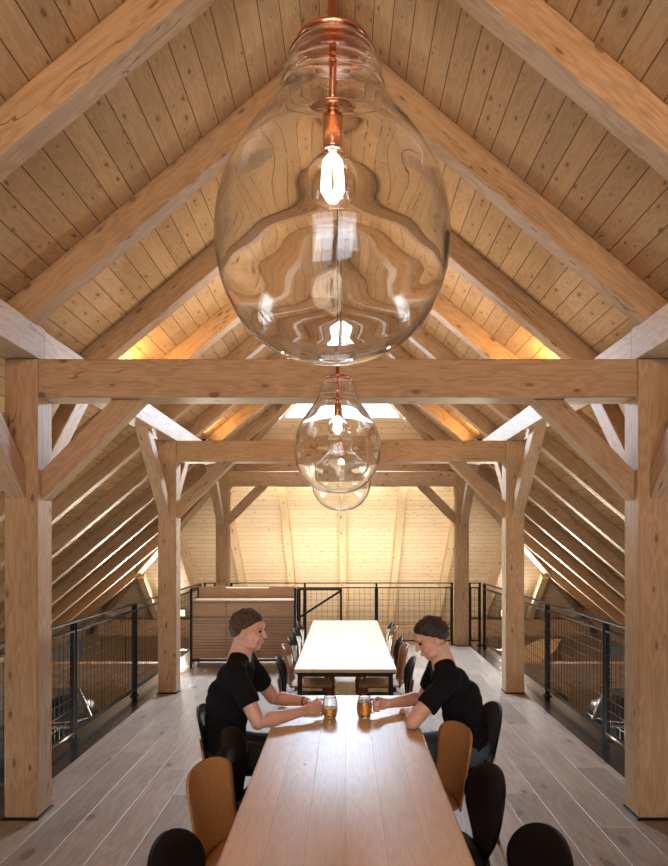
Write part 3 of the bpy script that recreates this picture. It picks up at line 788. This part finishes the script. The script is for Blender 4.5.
def relaxed(bm, wrist, d, down, side, curl=.9):
    """half-curled hand lying on its edge or palm; d = pointing, down = palm normal, side = thumb side"""
    d = Vector(d).normalized(); dn = Vector(down).normalized(); s = Vector(side).normalized(); w = Vector(wrist)
    knu = w + d * .085
    for k in (-.028, -.010, .009, .026):
        tube(bm, [w + s * k * .6, knu + s * k], [.016, .0125], 10); ell(bm, knu + s * k, (.012,) * 3, sub=2)
    for i, k in enumerate((.029, .010, -.010, -.028)):
        L = (.038, .042, .039, .031)[i]; rr = (.0085, .0088, .0084, .0074)[i]
        p = knu + s * k; pts = [p]; a = .15
        for seg_ in range(3):
            a += curl * (.35 + .25 * seg_)
            p = p + (d * math.cos(a) + dn * math.sin(a)) * L * (1, .75, .6)[seg_]; pts.append(p)
        tube(bm, pts, [rr * 1.1, rr, rr * .93, rr * .82], 10)
        for q in pts: ell(bm, q, (rr * .95,) * 3, sub=2)
    th = [w + s * .020 + d * .02, w + s * .045 + d * .055 + dn * .008, w + s * .040 + d * .088 + dn * .020]
    tube(bm, th, [.0135, .011, .0085], 10)
    for p, q in zip(th, (.0135, .011, .0085)): ell(bm, p, (q,) * 3, sub=2)

def person(label, f, J, hairmat, trmat, yaw, pitch, grip_arm, hands, bald=.0, watch=None):
    """f = +1 faces world +X, -1 faces -X. J = joints in world space"""
    V = {k: Vector(v) for k, v in J.items()}
    fx = Vector((f, 0, 0)); org = (V['pelvis'].x, V['pelvis'].y, 0)
    yy = Vector((0, 1, 0))
    sh = (V['shoulder_n'] + V['shoulder_f']) / 2
    axis = (V['neck'] - V['pelvis']).normalized()
    tz = axis; ty = yy; tx = ty.cross(tz).normalized() * 1.0
    TR = Matrix((tx, ty, tz)).transposed()
    def torso(bm, g, arms=True, hem=.0):
        P = V['pelvis']; Cc = V['chest']; n = V['neck']
        for k in range(7):
            t = k / 6; c = P.lerp(Cc, t) if True else P
            rx = .108 + .012 * math.sin(t * PI) + .012 * t; ry = .158 - .012 * math.sin(t * PI) + .014 * t
            ell(bm, c, (rx + g, ry + g, .085 + g), TR)
        c2 = Cc.lerp(sh, .55); ell(bm, c2, (.105 + g, .172 + g, .09 + g), TR)
        ell(bm, sh - tz * .02, (.082 + g, .165 + g, .06 + g), TR)
        for s_ in ('n', 'f'):
            S = V['shoulder_' + s_]; ell(bm, S, (.062 + g, .060 + g, .062 + g))
            tube(bm, [n - tz * .01, (n + S) / 2 - tz * .012, S + Vector((0, 0, .004))], [.055 + g, .054 + g, .054 + g], 16)
    body = B(); torso(body, -.006)
    # neck and head
    hd = V['head']; RZ = Matrix.Rotation(yaw + (0 if f > 0 else PI), 3, 'Z') @ Matrix.Rotation(pitch, 3, 'Y')
    HS = 1.07
    def hs(*a): return tuple(q * HS for q in a)
    def H(p): return hd + RZ @ Vector(p) * HS
    tube(body, [V['neck'] - tz * .05, V['neck'].lerp(H((-.02, 0, -.05)), .5), H((-.02, 0, -.04))], [.076, .067, .063], 16)
    ell(body, H((-.012, 0, .030)), (.096, .076, .090), RZ, 4)
    ell(body, H((.020, 0, -.030)), (.070, .062, .085), RZ, 4)
    ell(body, H((.045, 0, -.085)), (.036, .034, .028), RZ)
    for s_ in (-1, 1):
        ell(body, H((.058, s_ * .038, -.032)), (.026, .024, .030), RZ)          # cheek
        ell(body, H((.078, s_ * .026, .030)), (.014, .026, .010), RZ)           # brow
        ell(body, H((-.008, s_ * .079, -.008)), (.018, .007, .031), RZ)         # ear
        ell(body, H((.030, s_ * .045, -.072)), (.040, .018, .022), RZ)          # jaw
    ell(body, H((.082, 0, .040)), (.012, .045, .030), RZ)
    tube(body, [H((.080, 0, .022)), H((.098, 0, -.010)), H((.106, 0, -.022))], [.009, .011, .012], 10); ell(body, H((.104, 0, -.022)), (.013, .017, .011), RZ)
    ell(body, H((.084, 0, -.052)), (.013, .024, .008), RZ); ell(body, H((.081, 0, -.064)), (.013, .022, .008), RZ)
    for s_ in ('n', 'f'):
        S, E, Wr = V['shoulder_' + s_], V['elbow_' + s_], V['wrist_' + s_]
        m1 = S.lerp(E, .45); m2 = E.lerp(Wr, .28)
        limb(body, [S, m1, E, m2, E.lerp(Wr, .7), Wr], [.055, .052, .045, .048, .037, .030])
        for p, r_ in ((m1, .052), (E, .045), (m2, .048)): ell(body, p, (r_,) * 3, sub=2)
        spec = hands[s_]
        if spec[0] == 'grip': grip(body, Wr, *spec[1:])
        else: relaxed(body, Wr, *spec[1:])
    for s_ in ('n', 'f'):
        limb(body, [V['hip_' + s_], V['knee_' + s_], V['ankle_' + s_]], [.075, .052, .036])
    root = remesh('person', body, M['skin'], .0045, 5, origin=org); root.location = org
    tag(root, label, 'person')
    # t-shirt
    b = B(); torso(b, .010)
    for s_ in ('n', 'f'):
        S, E = V['shoulder_' + s_], V['elbow_' + s_]; d = (E - S).normalized(); L = (E - S).length
        tube(b, [S - d * .02, S + d * L * .35, S + d * L * .66], [.068, .068, .066], 20)
    o = remesh('t_shirt', b, M['shirt'], .009, 3, root, org)
    # soft folds
    for v in o.data.vertices:
        q = v.co * 9; v.co += v.normal * (.006 * noise.noise(Vector((q.x * 1.0, q.y * 1.0, q.z * 1.6))))
    b = B()
    ell(b, V['pelvis'] - tz * .015, (.125, .168, .10), TR)
    for s_ in ('n', 'f'):
        limb(b, [V['hip_' + s_], V['hip_' + s_].lerp(V['knee_' + s_], .5), V['knee_' + s_]], [.094, .082, .068])
        tube(b, [V['knee_' + s_], V['knee_' + s_].lerp(V['ankle_' + s_], .5), V['ankle_' + s_] - Vector((0, 0, .01))], [.068, .062, .055], 16)
    o = remesh('trousers', b, trmat, .010, 3, root, org)
    for v in o.data.vertices:
        q = v.co * 11; v.co += v.normal * (.005 * noise.noise(q))
    for s_ in ('n', 'f'):
        A = V['ankle_' + s_]; b = B()
        ell(b, (A.x + f * .015, A.y, .052), (.055, .042, .045)); ell(b, (A.x + f * .10, A.y, .040), (.085, .046, .032))
        box(b, A.x - .045 if f > 0 else A.x - .18, A.x + .18 if f > 0 else A.x + .045, A.y - .042, A.y + .042, .003, .018)
        remesh('shoe', b, M['shoe'], .006, 3, root, org)
    # hair: cap over the skull, forehead and face left free
    b = B(); bmesh.ops.create_icosphere(b, subdivisions=5, radius=1)
    for v in b.verts:
        n_ = v.co.normalized()
        front = max(0, n_.x); back = max(0, -n_.x); sd_ = abs(n_.y)
        line = -.16 + .66 * front ** 1.1 - .85 * back ** .8 + .1 * sd_ * front
        k = max(0, min(1, (n_.z - line + .20) / .36))
        k = k * k * (3 - 2 * k)
        tex = .012 * noise.noise(n_ * 4) + .007 * noise.noise(n_ * 14)
        R0 = Vector((.096 + .0, .076, .090)); out = 1.0 + (.045 + .10 * max(0, n_.z) ** 1.5) ; inn_ = .86
        s_ = inn_ + (out - inn_) * k
        v.co = Vector((n_.x * R0.x * s_ - .014, n_.y * R0.y * s_, n_.z * R0.z * s_ + .030)) + n_ * tex * k
    bmesh.ops.transform(b, matrix=Matrix.Translation(hd - Vector(org)) @ RZ.to_4x4() @ Matrix.Scale(HS, 4), verts=b.verts[:])
    obj('hair', b, hairmat, root, True)
    for s_ in (-1, 1):
        b = B(); ell(b, H((.079, s_ * .028, .008)) - Vector(org), (.010, .014, .007), RZ); obj('eye', b, M['eyes'], root, True)
    b = B(); ell(b, H((.088, 0, -.058)) - Vector(org), (.0105, .021, .006), RZ); obj('mouth', b, M['lips'], root, True)
    if watch:
        E, Wr = V['elbow_' + watch], V['wrist_' + watch]; d = (Wr - E).normalized(); p = Wr - d * .02 - Vector(org)
        obj('wristband', tube(B(), [p - d * .008, p + d * .008], .0315, 20), M['band'], root, True)
    return root

HL = Vector((-.047 - .080, 4.116 + .008, .812)); HR = Vector((.168 + .080, 4.12 + .015, .812))
person('man on the left in a black t-shirt, leaning forward with both arms on the table', 1,
       dict(pelvis=(-.71, 4.12, .56), chest=(-.68, 4.12, .90), neck=(-.61, 4.12, 1.13), head=(-.555, 4.11, 1.28),
            shoulder_n=(-.61, 3.93, 1.065), shoulder_f=(-.60, 4.31, 1.065), elbow_n=(-.46, 3.85, .785), elbow_f=(-.435, 4.43, .79),
            wrist_n=(-.205, 4.035, .806), wrist_f=(-.205, 4.315, .795), hip_n=(-.68, 4.03, .545), hip_f=(-.68, 4.21, .545),
            knee_n=(-.27, 4.00, .52), knee_f=(-.27, 4.24, .52), ankle_n=(-.30, 4.00, .09), ankle_f=(-.30, 4.24, .09)),
       M['hair'], M['trousers'], -.15, .05, 'n',
       {'n': ('grip', HL, (1, 0, 0), (0, 1, 0), 0), 'f': ('relaxed', (.85, -.5, -.08), (0, -.25, -1), (-.45, -.85, .1), .75)}, watch='f')
person('man on the right in a black t-shirt and blue jeans, head bent towards his beer', -1,
       dict(pelvis=(.83, 4.14, .56), chest=(.765, 4.13, .88), neck=(.655, 4.11, 1.09), head=(.585, 4.10, 1.235),
            shoulder_n=(.675, 3.925, 1.025), shoulder_f=(.655, 4.31, 1.025), elbow_n=(.44, 3.845, .79), elbow_f=(.57, 4.40, .80),
            wrist_n=(.455, 4.10, .776), wrist_f=(.325, 4.215, .806), hip_n=(.80, 4.05, .545), hip_f=(.80, 4.23, .545),
            knee_n=(.39, 3.99, .52), knee_f=(.39, 4.26, .52), ankle_n=(.43, 3.99, .09), ankle_f=(.43, 4.26, .09)),
       M['hair2'], M['jeans'], .15, .42, 'f',
       {'f': ('grip', HR, (-1, 0, 0), (0, -1, 0), 0), 'n': ('relaxed', (-.15, .97, -.02), (0, 0, -1), (-.95, -.15, .0), .35)})

# lights ---------------------------------------------------------------------
W = bpy.data.worlds.new('sky'); sc.world = W; W.use_nodes = True
bg = W.node_tree.nodes['Background']; bg.inputs[0].default_value = (.80, .90, 1.0, 1); bg.inputs[1].default_value = 4.0
SKY = (.66, .82, 1.0)
nrm_h = Vector((0, st, ct)); mid = Vector((0, 11.12, hipz(11.12))) + nrm_h * .16
a = area('skylight_daylight', mid, (0, 0, 0), 2.3, 1.35, 1450, SKY); look(a, mid - nrm_h)
for x in (-.93, .93):
    a = area('gable_window_daylight', (x, gy - .35, 1.75), (PI / 2, 0, 0), 1.6, 2.4, 38, (1, .90, .78)); look(a, (x, 0, 1.75))
for side in (-1, 1):
    a = area('side_window_daylight', (side * (XE + .35), 5.5, -1.95), (0, 0, 0), 7.0, 1.9, 260, (1, .97, .92)); look(a, (side * 5, 5.5, -1.95))
    sd = 'left' if side < 0 else 'right'
    # LED line added at the gallery edge to brighten the slope from below
    r = empty('led_line', (side * 2.62, 6.0, -.20)); tag(r, 'long slim LED line along the outer side of the %s gallery edge' % sd, 'lamp')
    obj('housing', box(B(), -.025, .025, -5.4, 5.4, -.03, .0), M['black'], r)
    obj('lens', box(B(), -.02, .02, -5.38, 5.38, .001, .004), M['soft_lens'], r)
    a = area('led_line_light', (side * 2.62, 6.0, -.19), (0, 0, 0), .05, 10.7, 60, (1, .84, .62)); look(a, (side * 4.0, 6.0, 1.2))
    for y, p in ((6.02, 60), (9.62, 45)):
        r = empty('uplight', (side * 2.0, y, 3.27)); tag(r, 'small black uplight on the %s purlin beyond the %s post' % (sd, 'front' if y < 7 else 'middle'), 'lamp')
        obj('housing', lathe(B(), [(0, 0), (.035, 0), (.038, .05), (.034, .05), (.032, .03), (0, .03)], 24), M['black'], r, True)
        obj('lens', lathe(B(), [(0, .031), (.031, .031), (.031, .034), (0, .034)], 24), M['bronze_lens'], r)
        l = bpy.data.lights.new('uplight_beam', 'SPOT'); l.energy = p; l.color = (1, .55, .20); l.spot_size = 2.6; l.spot_blend = .9; l.shadow_soft_size = .03
        o = bpy.data.objects.new('uplight_beam', l); link(o); o.location = (side * 2.0, y, 3.335); look(o, (side * 1.2, y + .35, 4.0))
# wash lights added to brighten the far hip, fixed below the ring purlin
for x in (-1.55, -.5, .5, 1.55):
    r = empty('wall_washer', (x, 12.30, 2.93)); tag(r, '%s black wall washer under the ring purlin, lighting the far hip' % ({-1.55: 'leftmost', -.5: 'left inner', .5: 'right inner', 1.55: 'rightmost'}[x]), 'lamp', 'wall washers under the ring purlin')
    obj('housing', box(B(), -.3, .3, -.03, .0, -.04, .12, .004), M['black'], r)
    obj('lens', box(B(), -.28, .28, .001, .006, -.03, .03), M['bronze_lens'], r)
    a = area('wall_washer_light', (x, 12.33, 2.92), (0, 0, 0), .56, .06, 14, (1, .90, .74)); look(a, (x * 1.7, 16, .2))
r = empty('led_line', (0, 11.86, -.20)); tag(r, 'long slim LED line under the rear railing, lighting the far hip from below', 'lamp')  # added lamp that evens out the brightness of the far hip
obj('housing', box(B(), -2.2, 2.2, -.025, .025, -.03, .0), M['black'], r)
obj('lens', box(B(), -2.18, 2.18, -.02, .02, .001, .004), M['soft_lens'], r)
a = area('led_line_light', (0, 11.88, -.19), (0, 0, 0), 4.3, .05, 115, (1, .90, .78), spread=1.9); look(a, (0, 15.2, 1.3))
for side in (-1, 1):  # floodlights added at the far end to brighten boards and rafter undersides
    r = empty('floodlight', (side * 4.1, 16.2, -.098)); tag(r, 'black floodlight on the farthest low beam beyond the %s railing' % ('left' if side < 0 else 'right'), 'lamp')
    obj('bracket', box(B(), -.05, .05, -.03, .03, .0, .06, .004), M['black'], r)
    obj('housing', box(B(), -.25, .25, -.03, .03, .062, .26, .006), M['black'], r)
    obj('lens', box(B(), -.23, .23, -.036, -.031, .08, .24), M['soft_lens'], r)
    a = area('floodlight_beam', (side * 4.1, 16.15, .07), (0, 0, 0), .46, .16, 130, (1, .90, .76), spread=1.5); look(a, (side * 3.6, 7.0, 1.9))
# warm lamp added behind the camera to light the near rafters
r = empty('wall_lamp', (0, gy + .02, 3.6)); tag(r, 'warm wall lamp high on the gable behind the camera', 'lamp')
obj('housing', box(B(), -.6, .6, .0, .06, -.05, .05, .004), M['black'], r)
obj('lens', box(B(), -.58, .58, .061, .066, -.04, .04), M['bronze_lens'], r)
a = area('wall_lamp_light', (0, gy + .1, 3.6), (0, 0, 0), 1.16, .08, 120, (1, .60, .30), spread=2.3); look(a, (0, .8, 5.0))

vs = sc.view_settings; vs.view_transform = 'Standard'; vs.look = 'None'; vs.gamma = 1; vs.use_curve_mapping = False; vs.exposure = 0.0
cy = sc.cycles
cy.use_denoising = True; cy.sample_clamp_indirect = 6; cy.max_bounces = 14; cy.diffuse_bounces = 5; cy.glossy_bounces = 5; cy.transmission_bounces = 12; cy.transparent_max_bounces = 12
